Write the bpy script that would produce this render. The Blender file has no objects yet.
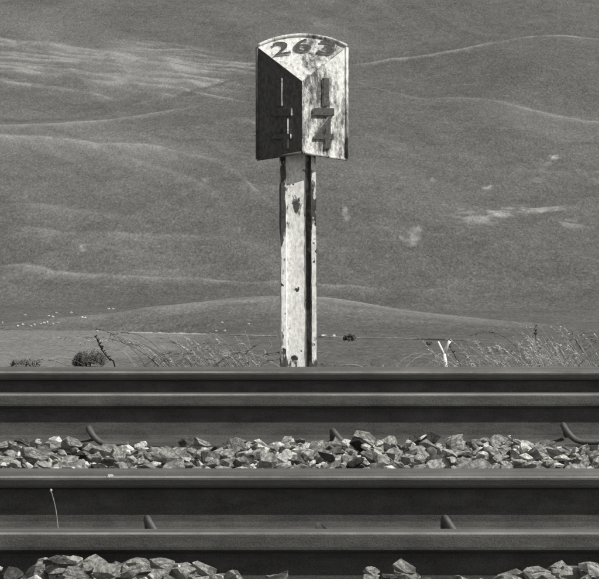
import bpy, bmesh, math, random
import numpy as np
from mathutils import Vector, Matrix

# ------------------------------------------------------------------ camera, sky, sun, exposure
SC = bpy.context.scene
COL = SC.collection
F = 3680.0            # focal length in photo pixels (599 px wide frame)
HR = 190.0            # row of the horizon in the photo
CZ = 1.0              # camera height
cam_d = bpy.data.cameras.new('camera')
cam_d.sensor_width = 36.0
cam_d.sensor_fit = 'HORIZONTAL'
cam_d.lens = F / 599.0 * 36.0
cam_d.clip_start = 0.1
cam_d.clip_end = 9000
cam = bpy.data.objects.new('camera', cam_d)
COL.objects.link(cam)
cam.location = (0, 0, CZ)
cam.rotation_euler = (math.radians(90) - math.atan((289.5 - HR) / F), 0, 0)
SC.camera = cam

SUN_EL = math.radians(42)
SUN_AZ = math.atan2(0.925, -0.380)          # from +Y towards +X
SDIR = Vector((math.sin(SUN_AZ) * math.cos(SUN_EL), math.cos(SUN_AZ) * math.cos(SUN_EL), math.sin(SUN_EL)))
w = bpy.data.worlds.new('World')
SC.world = w
w.use_nodes = True
nt = w.node_tree
bg = nt.nodes['Background']
sky = nt.nodes.new('ShaderNodeTexSky')
sky.sky_type = 'NISHITA'
sky.sun_disc = False
sky.sun_elevation = SUN_EL
sky.sun_rotation = SUN_AZ
hs = nt.nodes.new('ShaderNodeHueSaturation')   # black-and-white film
hs.inputs['Saturation'].default_value = 0.0
nt.links.new(sky.outputs[0], hs.inputs['Color'])
nt.links.new(hs.outputs[0], bg.inputs['Color'])
bg.inputs['Strength'].default_value = 0.08
sl = bpy.data.lights.new('sun', 'SUN')
sl.energy = 5.0
sl.angle = math.radians(0.5)
sl.color = (1.0, 0.985, 0.955)
so = bpy.data.objects.new('sun', sl)
COL.objects.link(so)
so.rotation_euler = SDIR.to_track_quat('Z', 'Y').to_euler()
SC.view_settings.view_transform = 'Standard'
SC.view_settings.look = 'None'
SC.view_settings.exposure = 0.0
SC.view_settings.gamma = 1.0
SC.view_settings.use_curve_mapping = False
SC.render.engine = 'CYCLES'
SC.cycles.max_bounces = 5

rnd = random.Random(7)
RN = np.random.default_rng(11)


def at(px, py, d):
    return Vector(((px - 299.5) / F * d, d, CZ - (py - HR) / F * d))


# ------------------------------------------------------------------ helpers
def tag(o, label=None, cat=None, group=None, kind=None):
    if label: o['label'] = label
    if cat: o['category'] = cat
    if group: o['group'] = group
    if kind: o['kind'] = kind
    return o


def link(name, me, mat=None, parent=None):
    o = bpy.data.objects.new(name, me)
    COL.objects.link(o)
    if me is not None and mat is not None and not me.materials:
        me.materials.append(mat)
    if parent is not None:
        o.parent = parent
    return o


def empty(name, loc=(0, 0, 0)):
    o = bpy.data.objects.new(name, None)
    COL.objects.link(o)
    o.location = loc
    o.empty_display_size = 0.1
    return o


def mesh_pd(name, v, f, smooth=False):
    me = bpy.data.meshes.new(name)
    me.from_pydata([tuple(p) for p in v], [], [tuple(q) for q in f])
    me.update()
    if smooth:
        me.polygons.foreach_set('use_smooth', [True] * len(me.polygons))
    return me


def mesh_np(name, V, Q, smooth=True):
    """V (n,3), Q (m,k) arrays"""
    me = bpy.data.meshes.new(name)
    k = Q.shape[1]
    me.vertices.add(len(V))
    me.vertices.foreach_set('co', np.asarray(V, np.float32).ravel())
    me.loops.add(Q.size)
    me.loops.foreach_set('vertex_index', np.asarray(Q, np.int32).ravel())
    me.polygons.add(len(Q))
    me.polygons.foreach_set('loop_start', np.arange(0, Q.size, k, dtype=np.int32))
    me.polygons.foreach_set('loop_total', np.full(len(Q), k, np.int32))
    me.update(calc_edges=True)
    me.polygons.foreach_set('use_smooth', np.full(len(Q), smooth))
    return me


def finish(bm, name, smooth=False):
    bmesh.ops.recalc_face_normals(bm, faces=bm.faces)
    me = bpy.data.meshes.new(name)
    bm.to_mesh(me)
    bm.free()
    if smooth:
        me.polygons.foreach_set('use_smooth', [True] * len(me.polygons))
    return me


def tube(pts, rad, n=8, name='tube', sub=1):
    """tube along pts (Vectors), radius per point, capped"""
    P = [Vector(p) for p in pts]
    R = list(rad) if hasattr(rad, '__len__') else [rad] * len(P)
    if sub > 1:                                   # catmull-rom refinement
        Q, S = [], []
        for i in range(len(P) - 1):
            p0 = P[max(i - 1, 0)]; p1 = P[i]; p2 = P[i + 1]; p3 = P[min(i + 2, len(P) - 1)]
            for k in range(sub):
                t = k / sub
                Q.append(0.5 * ((2 * p1) + (p2 - p0) * t + (2 * p0 - 5 * p1 + 4 * p2 - p3) * t * t + (3 * p1 - p0 - 3 * p2 + p3) * t ** 3))
                S.append(R[i] * (1 - t) + R[i + 1] * t)
        Q.append(P[-1]); S.append(R[-1])
        P, R = Q, S
    v, f = [], []
    up = None
    for i, p in enumerate(P):
        t = (P[min(i + 1, len(P) - 1)] - P[max(i - 1, 0)]).normalized()
        if up is None:
            up = t.orthogonal().normalized()
        up = (up - t * up.dot(t)).normalized()
        s = t.cross(up)
        for k in range(n):
            a = 2 * math.pi * k / n
            v.append(p + (up * math.cos(a) + s * math.sin(a)) * R[i])
    for i in range(len(P) - 1):
        for k in range(n):
            a, b = i * n + k, i * n + (k + 1) % n
            f.append((a, b, b + n, a + n))
    f.append(tuple(range(n - 1, -1, -1)))
    f.append(tuple(range((len(P) - 1) * n, len(P) * n)))
    return v, f


def join(parts):
    V, Fs = [], []
    for v, f in parts:
        o = len(V)
        V += list(v)
        Fs += [tuple(i + o for i in q) for q in f]
    return V, Fs


def prism(poly, vec):
    """polygon (list of Vectors) swept along vec"""
    n = len(poly)
    v = [Vector(p) for p in poly] + [Vector(p) + Vector(vec) for p in poly]
    f = [tuple(range(n)), tuple(range(2 * n - 1, n - 1, -1))]
    for i in range(n):
        j = (i + 1) % n
        f.append((i, i + n, j + n, j))
    return v, f


def hermite(xs, ys):
    xs = np.array(xs, float); ys = np.array(ys, float)
    d = np.diff(ys) / np.diff(xs)
    m = np.empty_like(ys)
    m[0], m[-1] = d[0], d[-1]
    w1 = np.diff(xs)
    m[1:-1] = (d[:-1] * w1[1:] + d[1:] * w1[:-1]) / (w1[1:] + w1[:-1])

    def fn(x):
        x = np.clip(x, xs[0], xs[-1])
        i = np.clip(np.searchsorted(xs, x) - 1, 0, len(xs) - 2)
        h = xs[i + 1] - xs[i]
        t = (x - xs[i]) / h
        return ((2 * t ** 3 - 3 * t ** 2 + 1) * ys[i] + (t ** 3 - 2 * t ** 2 + t) * h * m[i]
                + (-2 * t ** 3 + 3 * t ** 2) * ys[i + 1] + (t ** 3 - t ** 2) * h * m[i + 1])
    return fn


_PERM = np.random.default_rng(3).random((256, 256))


def vnoise(x, y):
    """smooth value noise in -1..1"""
    xi = np.floor(x).astype(int); yi = np.floor(y).astype(int)
    fx = x - xi; fy = y - yi
    fx = fx * fx * fx * (fx * (fx * 6 - 15) + 10); fy = fy * fy * fy * (fy * (fy * 6 - 15) + 10)
    g = lambda a, b: _PERM[a & 255, b & 255]
    return 2 * ((g(xi, yi) * (1 - fx) + g(xi + 1, yi) * fx) * (1 - fy)
                + (g(xi, yi + 1) * (1 - fx) + g(xi + 1, yi + 1) * fx) * fy) - 1


# ------------------------------------------------------------------ materials
TINT = (1.0, 0.992, 0.945)


def grey(g):
    return (g * TINT[0], g * TINT[1], g * TINT[2], 1)


class Mat:
    def __init__(self, name, rough=0.9, spec=0.25, metal=0.0):
        self.m = bpy.data.materials.new(name)
        self.m.use_nodes = True
        self.t = self.m.node_tree
        self.b = self.t.nodes['Principled BSDF']
        self.b.inputs['Roughness'].default_value = rough
        self.b.inputs['Specular IOR Level'].default_value = spec
        self.b.inputs['Metallic'].default_value = metal
        self.co = self.t.nodes.new('ShaderNodeTexCoord')

    def n(self, typ, **kw):
        nd = self.t.nodes.new(typ)
        for k, v in kw.items():
            if k in nd.inputs.keys() if hasattr(nd.inputs, 'keys') else False:
                nd.inputs[k].default_value = v
            else:
                setattr(nd, k, v)
        return nd

    def l(self, a, b):
        self.t.links.new(a, b)

    def map(self, scale=(1, 1, 1), which='Object', loc=(0, 0, 0)):
        mp = self.t.nodes.new('ShaderNodeMapping')
        mp.inputs['Scale'].default_value = scale
        mp.inputs['Location'].default_value = loc
        self.l(self.co.outputs[which], mp.inputs['Vector'])
        return mp.outputs[0]

    def noise(self, scale, detail=4, rough=0.55, vec=None, dist=0.0):
        nd = self.t.nodes.new('ShaderNodeTexNoise')
        nd.inputs['Scale'].default_value = scale
        nd.inputs['Detail'].default_value = detail
        nd.inputs['Roughness'].default_value = rough
        nd.inputs['Distortion'].default_value = dist
        self.l(vec if vec is not None else self.co.outputs['Object'], nd.inputs['Vector'])
        return nd.outputs['Fac']

    def ramp(self, fac, stops, interp='LINEAR'):
        r = self.t.nodes.new('ShaderNodeValToRGB')
        r.color_ramp.interpolation = interp
        e = r.color_ramp.elements
        while len(e) < len(stops):
            e.new(0.5)
        for i, (p, g) in enumerate(stops):
            e[i].position = p
            e[i].color = grey(g) if not isinstance(g, tuple) else g
        self.l(fac, r.inputs[0])
        return r.outputs[0]

    def mix(self, fac, a, b, mode='MIX'):
        x = self.t.nodes.new('ShaderNodeMix')
        x.data_type = 'RGBA'
        x.blend_type = mode
        for s, v in ((x.inputs[0], fac), (x.inputs[6], a), (x.inputs[7], b)):
            if isinstance(v, (int, float)):
                s.default_value = v if s == x.inputs[0] else grey(v)
            elif isinstance(v, tuple):
                s.default_value = v
            else:
                self.l(v, s)
        return x.outputs[2]

    def math(self, op, a, b=0.0, clamp=False):
        x = self.t.nodes.new('ShaderNodeMath')
        x.operation = op
        x.use_clamp = clamp
        for s, v in ((x.inputs[0], a), (x.inputs[1], b)):
            if isinstance(v, (int, float)):
                s.default_value = v
            else:
                self.l(v, s)
        return x.outputs[0]

    def bump(self, h, dist, strength=1.0):
        b = self.t.nodes.new('ShaderNodeBump')
        b.inputs['Distance'].default_value = dist
        b.inputs['Strength'].default_value = strength
        self.l(h, b.inputs['Height'])
        self.l(b.outputs[0], self.b.inputs['Normal'])

    def color(self, c):
        self.l(c, self.b.inputs['Base Color'])
        return self.m


def m_flat(name, g, var=0.25, scale=60, rough=0.85, bump=0.002, spec=0.25, metal=0.0):
    M = Mat(name, rough, spec, metal)
    n = M.noise(scale, 5, 0.65)
    c = M.ramp(n, [(0.25, g * (1 - var)), (0.75, g * (1 + var))])
    if bump:
        M.bump(n, bump)
    return M.color(c)


def m_rail(name, lo, hi, top, shade_side=False):
    """rusty rail steel with a worn running surface"""
    M = Mat(name, 0.8, 0.3)
    n1 = M.noise(330, 4, 0.85)
    n2 = M.noise(30, 6, 0.7, M.map((0.25, 1, 1)))
    base = M.ramp(M.math('ADD', M.math('MULTIPLY', n1, 0.6), M.math('MULTIPLY', n2, 0.4)), [(0.32, lo), (0.68, hi)])
    geo = M.t.nodes.new('ShaderNodeNewGeometry')
    sep = M.t.nodes.new('ShaderNodeSeparateXYZ')
    M.l(geo.outputs['True Normal'], sep.inputs[0])
    sep2 = M.t.nodes.new('ShaderNodeSeparateXYZ')
    M.l(M.co.outputs['Object'], sep2.inputs[0])
    worn = M.math('MULTIPLY', M.math('GREATER_THAN', sep2.outputs[2], 0.148), M.math('GREATER_THAN', sep.outputs[2], 0.45))
    n3 = M.noise(14, 5, 0.7, M.map((0.06, 6, 1)))
    tcol = M.ramp(n3, [(0.3, top * 0.7), (0.7, top * 1.3)])
    if shade_side:                                     # shade painted dark on the gauge face of the head
        gm = M.math('MULTIPLY', M.math('LESS_THAN', sep2.outputs[1], -0.015),
                    M.math('MULTIPLY', M.math('GREATER_THAN', sep2.outputs[2], 0.116), M.math('LESS_THAN', M.math('ADD', sep2.outputs[2], M.math('MULTIPLY', n2, 0.004)), 0.1405)))
        base = M.mix(M.math('MULTIPLY', gm, 0.85), base, 0.03)
    c = M.mix(worn, base, tcol)
    lo_, hi_ = (0.1435, 0.1480) if shade_side else (0.1500, 0.1535)      # thin polished line along the corner
    ln = M.math('MULTIPLY', M.math('GREATER_THAN', sep2.outputs[2], lo_), M.math('LESS_THAN', sep2.outputs[2], hi_))
    n4 = M.noise(9, 6, 0.75, M.map((0.3, 1, 1)))
    c = M.mix(M.math('MULTIPLY', ln, M.ramp(n4, [(0.3, (0.25, 0.25, 0.25, 1)), (0.65, (0.9, 0.9, 0.9, 1))])), c, 0.42)
    st = M.noise(2.2, 7, 0.75, M.map((1, 1, 0.35)))                   # broad rust and oil stains
    c = M.mix(1.0, c, M.ramp(st, [(0.3, (0.62, 0.62, 0.61, 1)), (0.7, (1.2, 1.2, 1.19, 1))]), 'MULTIPLY')
    M.l(M.math('SUBTRACT', 0.85, M.math('MULTIPLY', worn, 0.25)), M.b.inputs['Roughness'])
    M.bump(M.math('ADD', n1, M.math('MULTIPLY', n2, 2.0)), 0.0012)
    return M.color(c)


def m_stone(name, island):
    M = Mat(name, 0.92, 0.2)
    if island:
        g = M.t.nodes.new('ShaderNodeNewGeometry')
        r = g.outputs['Random Per Island']
        k = 1.0
    else:
        g = M.t.nodes.new('ShaderNodeObjectInfo')
        r = g.outputs['Random']
        k = 0.032                      # the single stones are unit meshes scaled down
    tone = M.ramp(r, [(0.0, 0.14), (0.2, 0.34), (0.5, 0.60), (0.75, 0.85), (1.0, 0.95)] if island else [(0.0, 0.12), (0.15, 0.36), (0.3, 0.8), (0.5, 0.95), (1.0, 0.97)])
    off = M.t.nodes.new('ShaderNodeVectorMath')
    off.operation = 'ADD'
    M.l(M.co.outputs['Object'], off.inputs[0])
    cmb = M.t.nodes.new('ShaderNodeCombineXYZ')
    M.l(M.math('MULTIPLY', r, 37.0), cmb.inputs[0])
    M.l(cmb.outputs[0], off.inputs[1])
    vec = off.outputs[0]
    n = M.noise(46 * k, 8, 0.74, vec, 0.1)
    mott = M.ramp(n, [(0.30, (0.22, 0.22, 0.21, 1)), (0.43, (0.72, 0.72, 0.71, 1)), (0.55, (1.02, 1.02, 1.01, 1)), (0.72, (1.35, 1.35, 1.33, 1))])
    c = M.mix(1.0, tone, mott, 'MULTIPLY')
    sp = M.noise(230 * k, 4, 0.7, vec)
    c = M.mix(M.ramp(sp, [(0.58, (0, 0, 0, 1)), (0.70, (0.6, 0.6, 0.6, 1))]), c, 0.14)
    vo = M.t.nodes.new('ShaderNodeTexVoronoi')          # chipped, broken faces
    vo.inputs['Scale'].default_value = 62 * k
    vo.inputs['Randomness'].default_value = 1.0
    M.l(vec, vo.inputs['Vector'])
    pit = M.ramp(vo.outputs['Distance'], [(0.0, (1.12, 1.12, 1.11, 1)), (0.5, (0.95, 0.95, 0.94, 1)), (0.85, (0.6, 0.6, 0.59, 1))])
    c = M.mix(0.8, c, pit, 'MULTIPLY')
    hgt = M.math('ADD', M.math('MULTIPLY', n, 0.8), M.math('MULTIPLY', sp, 0.3))
    M.bump(M.math('SUBTRACT', hgt, M.math('MULTIPLY', vo.outputs['Distance'], 0.55)), 0.014 if island else 0.34)
    return M.color(c)


def m_paint(name, white, rust, lo, hi, streak=1.0, scale=9.0, chip=0.0, seed=0.0, fine=1.0, wear_shade=0.0):
    """flaking white paint over rusted iron; lo..hi = noise band where the rust starts"""
    M = Mat(name, 0.75, 0.3)
    v1 = M.map((1, 1, 0.15 * streak), loc=(seed, seed * 1.7, seed * 0.6))
    v2 = M.map((1, 1, 0.6), loc=(seed + 3, seed, 1))
    a = M.noise(scale * 2.2, 8, 0.72, v1, 0.4)
    b = M.noise(scale * 6.0, 6, 0.7, v2)
    h = M.math('ADD', M.math('MULTIPLY', a, 0.62), M.math('MULTIPLY', b, 0.38))
    big = M.noise(scale * 0.75, 4, 0.6, M.map((1, 1, 0.5), loc=(seed * 2, 5, seed)))
    h = M.math('ADD', h, M.math('MULTIPLY', M.math('SUBTRACT', big, 0.5), 0.42))
    if wear_shade:
        wa = M.t.nodes.new('ShaderNodeAttribute')
        wa.attribute_name = 'wear_shade'
        h = M.math('SUBTRACT', h, M.math('MULTIPLY', wa.outputs['Fac'], wear_shade))
    mask = M.ramp(h, [(lo, (0, 0, 0, 1)), (hi, (1, 1, 1, 1))])
    n2 = M.noise(90, 4, 0.7, v2)
    wcol = M.ramp(n2, [(0.3, white * 0.55), (0.62, white)])
    rcol = M.ramp(n2, [(0.3, rust * 0.5), (0.75, rust * 1.6)])
    c = M.mix(mask, rcol, wcol)
    if chip > 0:
        ch = M.noise(34, 3, 0.5, M.map((1, 1, 0.8), loc=(seed + 9, 2, seed)))
        cm = M.ramp(ch, [(0.5 + (1 - chip) * 0.2, (0, 0, 0, 1)), (0.53 + (1 - chip) * 0.2, (1, 1, 1, 1))])
        c = M.mix(cm, c, rust * 0.6)
    M.bump(M.math('ADD', M.math('MULTIPLY', mask, 1.0), M.math('MULTIPLY', n2, 0.5)), 0.0025 * fine)
    return M.color(c)


M_RAIL = m_rail('rusty rail steel', 0.018, 0.15, 0.125)
M_RAIL_SHADE = m_rail('rusty rail steel with painted shade on gauge face', 0.018, 0.15, 0.125, True)
M_CLIP = m_flat('clip steel', 0.085, 0.4, 160, 0.6, 0.0015, 0.4)
M_STONE = m_stone('ballast limestone', False)
M_STONES = m_stone('ballast limestone bed', True)
M_BED = m_flat('ballast dust', 0.09, 0.5, 45, 0.95, 0.02)
M_PAINT_R = m_paint('flaking white paint', 0.84, 0.10, 0.42, 0.53, 1.0, 8.0, 0.0, 0.0)
M_PAINT_T = m_paint('stained white paint', 0.84, 0.12, 0.41, 0.53, 2.6, 8.0, 0.0, 4.0)
M_PAINT_L = m_paint('rusted iron with painted shade and paint traces', 0.24, 0.095, 0.56, 0.72, 1.0, 9.0, 0.0, 7.0)  # shade of the left plate painted into its dark rust tone
M_POST = m_paint('chipped white post paint', 0.90, 0.07, 0.31, 0.35, 1.4, 6.0, 0.22, 2.0, 1.0, 0.34)
M_NUM = m_paint('rusted numeral iron', 0.5, 0.075, 0.58, 0.70, 1.0, 12.0, 0.0, 5.0)
M_GROOVE_SHADE = m_paint('rusty post iron with painted flange shade', 0.55, 0.065, 0.50, 0.62, 0.8, 7.0, 0.0, 8.0)
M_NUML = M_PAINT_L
M_PAINT_E = m_paint('worn paint on figure edges', 0.75, 0.12, 0.36, 0.5, 1.0, 9.0, 0.0, 6.0)
M_RUST = m_flat('dark rust', 0.07, 0.5, 90, 0.85, 0.002)
M_WHITE = m_flat('weathered white wood', 0.80, 0.12, 120, 0.7, 0.001)
M_WOOL = m_flat('sheep wool', 0.62, 0.1, 6, 0.95, 0.02)
M_SHEEPFACE = m_flat('sheep face', 0.2, 0.2, 6)
M_STRAW = m_flat('pale dry grass', 0.42, 0.3, 30, 0.8, 0)
M_GRASS = m_flat('grass', 0.17, 0.45, 8, 0.8, 0)
M_DARKGRASS = m_flat('dark seeding grass', 0.14, 0.4, 40, 0.8, 0)
M_DARKSTEM = m_flat('dark dock stem', 0.085, 0.3, 60, 0.8, 0)
M_LEAF = m_flat('hawthorn leaf', 0.085, 0.5, 2.0, 0.7, 0)
M_LEAFP = m_flat('pale bush leaf', 0.15, 0.4, 2.0, 0.7, 0)
M_BARK = m_flat('bark', 0.07, 0.3, 8)
M_WALL = m_flat('walling stone', 0.24, 0.4, 1.5, 0.9, 0.05)

# ------------------------------------------------------------------ terrain
_base = hermite([-60, 4, 12.6, 14.5, 20, 30, 60, 100, 200, 300, 450, 600, 700, 820, 900, 1000, 1100, 1300, 1500, 1800, 2200, 2800, 4200],
                [0.05, 0.05, 0.08, 0.08, -0.2, -1.0, -2.9, -5, -9.6, -13.7, -18.6, -22.8, -26, -29, -30.3, -28.5, -16, 15, 45, 94, 170, 300, 470])
_knoll = hermite([-100, -65, -41, -32.5, -21.6, -6.4, 6.6, 21.8, 32.7, 47.9, 60, 100],
                 [0, 1.0, 2.9, 4.4, 5.7, 6.3, 5.9, 4.0, 2.5, 0.5, 0, 0])


def terrain0(x, y):
    """the land without its small folds"""
    x = np.asarray(x, float); y = np.asarray(y, float)
    z = _base(y)
    far = 1 / (1 + np.exp(-np.clip((y - 40) / 8.0, -60, 60)))
    left = 1 / (1 + np.exp(np.clip((x + 21) / 4.5, -60, 60)))
    z = z + left * (0.75 * np.exp(-((y - 598) / 60.0) ** 2) - 3.4 * np.exp(-((y - 705) / 60.0) ** 2))
    z = z + _knoll(x) * np.exp(-((y - 800) / np.where(y < 800, 75.0, 50.0)) ** 2)
    fell = 1 / (1 + np.exp(-np.clip((y - 1010) / 28.0, -60, 60)))
    und = vnoise(x / 150 + 3.1, y / 300 + 7.7) * 6.0 + vnoise(x / 62 + y / 210 + 13, y / 170 + 2) * 2.3
    gul = -np.abs(vnoise(x / 46 - y / 160 + 40, y / 210 + 9)) * 1.7 - np.abs(vnoise(x / 21 + y / 120 + 4, y / 120 + 19)) * 0.8
    z = z + fell * (und + gul)
    return z + far * (vnoise(x / 24 + 5, y / 40 + 1) * 0.35 + vnoise(x / 8 + 2, y / 13 + 4) * 0.14) * np.clip(y / 400, 0.1, 1)


def cast(px, row, fn=terrain0, d0=930.0, d1=2300.0, n=2400):
    ds = np.linspace(d0, d1, n)
    i = int(np.argmax(CZ - (row - HR) / F * ds <= fn((px - 299.5) / F * ds, ds)))
    return (px - 299.5) / F * ds[i], float(ds[i])


# folds and trods of the far slope, light and shade painted into the grass, as lines on the ground:
# (photo points), height, sharp width, paleness, length over which the painted tone fades downhill
FOLDS_PX = [
    ([(-60, 36), (0, 41), (60, 47), (120, 57), (210, 75)], 0.8, 3.5, 0.75, 10),
    ([(-60, 48), (0, 53), (70, 60), (150, 72), (250, 86)], 0.5, 3, 0.60, 8),
    ([(-60, 60), (0, 64), (70, 70), (150, 79), (230, 88)], 0.4, 3, 0.55, 12),
    ([(330, 68), (370, 63), (440, 54), (500, 43), (540, 37), (570, 37), (640, 47)], 0.3, 3.0, 0.70, 8),
    ([(345, 72), (375, 88), (410, 98), (480, 99), (525, 109), (570, 120), (640, 128)], 0.25, 3.0, 0.42, 8),
    ([(-50, 119), (0, 120), (60, 118), (130, 107), (195, 90), (250, 77)], -0.8, 5, -0.75, 7),
    ([(-50, 126), (0, 126), (70, 124), (140, 116), (200, 106)], 0.6, 3.5, 0.45, 14),
    ([(-30, 132), (40, 138), (90, 143), (165, 149), (240, 165)], 0.6, 4, 0.50, 22),
    ([(90, 152), (140, 163), (180, 176), (215, 196), (240, 222)], 0.5, 4, 0.34, 26),
    ([(188, 150), (215, 164), (252, 188), (285, 215)], 0.7, 3, 0.62, 9),
    ([(215, 115), (250, 122), (300, 135)], 0.4, 3, 0.3, 14),
    ([(440, 250), (490, 262), (560, 285), (640, 300)], -0.5, 3, -0.55, 5),
    ([(340, 130), (420, 150), (520, 170), (640, 175)], 0.4, 5, 0.20, 30),
    ([(0, 228), (100, 233), (200, 240), (280, 250)], 0.5, 4, 0.25, 24),
    ([(-30, 268), (80, 274), (200, 281), (330, 286), (460, 295)], 0.4, 3, 0.38, 10),
    ([(-30, 205), (60, 208), (150, 222)], 0.4, 4, 0.2, 20),
    ([(452, 225), (478, 220), (500, 214), (530, 211), (585, 207)], 0.4, 2.5, 0.95, 7),
    ([(330, 205), (400, 214), (470, 238), (560, 262)], 0.4, 4, -0.3, 16),
]
_r = random.Random(77)
for k in range(84):
    left = k < 50
    px0 = _r.uniform(-80, 150) if left else _r.uniform(-80, 620)
    row0 = _r.uniform(38, 82) if left else _r.uniform(8, 300)
    L = _r.uniform(60, 170)
    sl_ = _r.uniform(0.06, 0.16) if px0 < 250 and row0 < 200 else _r.uniform(-0.08, 0.12)
    FOLDS_PX.append(([(px0 + L * i / 3, row0 + sl_ * L * i / 3 + _r.uniform(-2.5, 2.5)) for i in range(4)],
                     _r.uniform(-0.1, 0.3), _r.uniform(2.0, 3.0), _r.uniform(0.2, 0.65) if left else _r.uniform(-0.2, 0.22), _r.uniform(4, 14)))
FOLDS = []
for pts, amp, wid, pale, tail in FOLDS_PX:
    q = sorted(cast(px, row) for px, row in pts)
    if min(b[0] - a[0] for a, b in zip(q, q[1:])) < 1: continue
    FOLDS.append((q[0][0], q[-1][0], hermite([a for a, b in q], [b for a, b in q]), amp, wid, pale, tail))

# pale scree and limestone scars: photo point, half sizes in px, strength
SCARS_PX = [(416, 228, 5, 13, 0.9), (411, 240, 9, 7, 0.7), (346, 214, 5, 8, 0.7), (478, 220, 20, 6, 0.75), (500, 214, 14, 4, 1.0), (532, 211, 36, 2.5, 1.0), (560, 208, 22, 2, 0.7),
            (487, 188, 6, 2, 1.0), (536, 180, 9, 3, 0.5), (545, 164, 6, 3, 0.6), (554, 158, 5, 2, 1.0), (83, 249, 4, 4, 0.9), (72, 243, 3, 3, 0.5), (237, 231, 4, 3, 0.7), (205, 180, 5, 2, 0.4),
            (590, 178, 16, 10, 0.3), (572, 225, 14, 4, 0.35), (245, 186, 8, 4, 0.4), (432, 180, 4, 2, 0.5), (440, 236, 5, 2, 0.4)]
DRIFTS = [(90, 62, 170, 24, 0.20), (40, 140, 120, 18, 0.14), (170, 165, 90, 22, 0.10), (100, 275, 180, 10, 0.12), (250, 290, 120, 8, 0.10), (520, 75, 120, 22, -0.08), (330, 15, 320, 16, -0.07), (440, 260, 160, 22, -0.07)]
DR = []
for px, row, hw, hh, k in DRIFTS:
    x_, y_ = cast(px, row)
    DR.append((x_, y_, hw / F * y_, abs(cast(px, row - hh)[1] - y_), k))
SCARS = []
for px, row, hw, hh, k in SCARS_PX:
    x_, y_ = cast(px, row)
    x2, y2 = cast(px, row - hh)
    SCARS.append((x_, y_, hw / F * y_, max(abs(y2 - y_), 5.0), k))


def _edge(dy, wid, tail):
    return np.where(dy > 0, np.exp(-(dy / wid) ** 2), np.exp(np.clip(dy, -400, 0) / tail))


def terrain(x, y):
    x = np.asarray(x, float); y = np.asarray(y, float)
    z = terrain0(x, y)
    if y.max() < 1150: return z
    wob = vnoise(x / 14 + 50, y * 0 + 3) * 3
    for x0, x1, fn, amp, wid, pale, tail in FOLDS:
        win = np.clip((x - x0) / 14, 0, 1) * np.clip((x1 - x) / 14, 0, 1)
        z = z + (y > 940) * win * amp * 0.6 * _edge(y - fn(x) + wob, wid * 1.6, tail)
    return z


def paleness(x, y):
    """bleached grass, bare limestone and painted light (+) against rush, heather and painted shade (-)"""
    p = np.zeros_like(x)
    p = p + (y > 950) * (0.15 * vnoise(x / 55 + y / 190 + 8, y / 170 + 3) + 0.06 * vnoise(x / 17 + y / 70, y / 60 + 31))
    brk = np.clip(0.8 + 0.65 * vnoise(x / 13 + 4, y / 45 + 8) + 0.35 * vnoise(x / 2.5, y / 9), 0.3, 1.5)
    wob = vnoise(x / 14 + 50, y * 0 + 3) * 3 + vnoise(x / 4 + 5, y * 0 + 9) * 1.2
    for x0, x1, fn, amp, wid, pale, tail in FOLDS:
        win = np.clip((x - x0) / 14, 0, 1) * np.clip((x1 - x) / 14, 0, 1)
        tail = tail * 0.55; wid = wid * 0.7
        p = p + (y > 940) * win * pale * 1.15 * _edge(y - fn(x) + wob, wid, tail) * brk
    for cx, cy, hw, hh, k in DR:
        p = p + (y > 950) * k * np.exp(-((x - cx) / hw) ** 2 - ((y - cy) / hh) ** 2) * (0.8 + 0.6 * vnoise(x / 20 + y / 90, (y + x * 2.0) / 9 + 3))
    p = np.clip(p, -0.6, 0.85)
    for cx, cy, hw, hh, k in SCARS:
        a_, b_ = (x - cx) / hw, (y - cy) / hh
        jx = vnoise((a_ + b_) * 1.3 + cx, (a_ - b_) * 1.3 + cy) * 0.55 + vnoise((a_ + 0.6 * b_) * 3.1 + 7, (b_ - 0.6 * a_) * 3.1 + cx) * 0.4
        d = ((x - cx) / hw) ** 2 + ((y - cy + jx * hh * 0.6) / hh) ** 2 + jx
        p = np.maximum(p, k * 1.05 * np.clip(1.15 - d, 0, 1) * np.clip(0.7 + 0.7 * vnoise(x / 1.8, y / 8 + 2) + 0.4 * vnoise((x + y * 0.2) / 3.1 + 9, (y - x * 2) / 17), 0, 1.25))
    sg = lambda t: 1 / (1 + np.exp(np.clip(t, -60, 60)))
    # mown pasture of the near field at left, up to its brow
    p = np.where(y < 950, 0.42 * sg((x + 17 - (y - 450) * 0.01 + vnoise(x / 9, y / 20) * 2) / 1.6) * ((y > 250) & (y < 660)), p)
    # paler towards the knoll's crest, darker along its foot and behind it
    kn = np.clip(_knoll(x) / 3.2, 0, 1)
    p = p + kn * np.where(y < 806, 0.62 * np.exp(-((y - 806) / 50) ** 2), 0) * (y > 690) * np.clip(0.8 + 0.4 * vnoise(x / 12, y / 12), 0, 1.2)
    p = p - 0.28 * np.exp(-((y - 668) / 26) ** 2) * sg(-(x + 27) / 2) * (0.8 + 0.5 * vnoise(x / 7, y / 9))
    p = p - 0.18 * np.exp(-((y - 1010) / 40) ** 2) * kn
    return p


def hit(px, row, d0=250.0, d1=1100.0):
    """where the sight line through a photo point meets the ground"""
    ds = np.linspace(d0, d1, 3400)
    z = CZ - (row - HR) / F * ds
    h = terrain((px - 299.5) / F * ds, ds)
    i = int(np.argmax(z <= h))
    d = float(ds[i])
    x = (px - 299.5) / F * d
    return Vector((x, d, float(terrain(x, d))))


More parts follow.
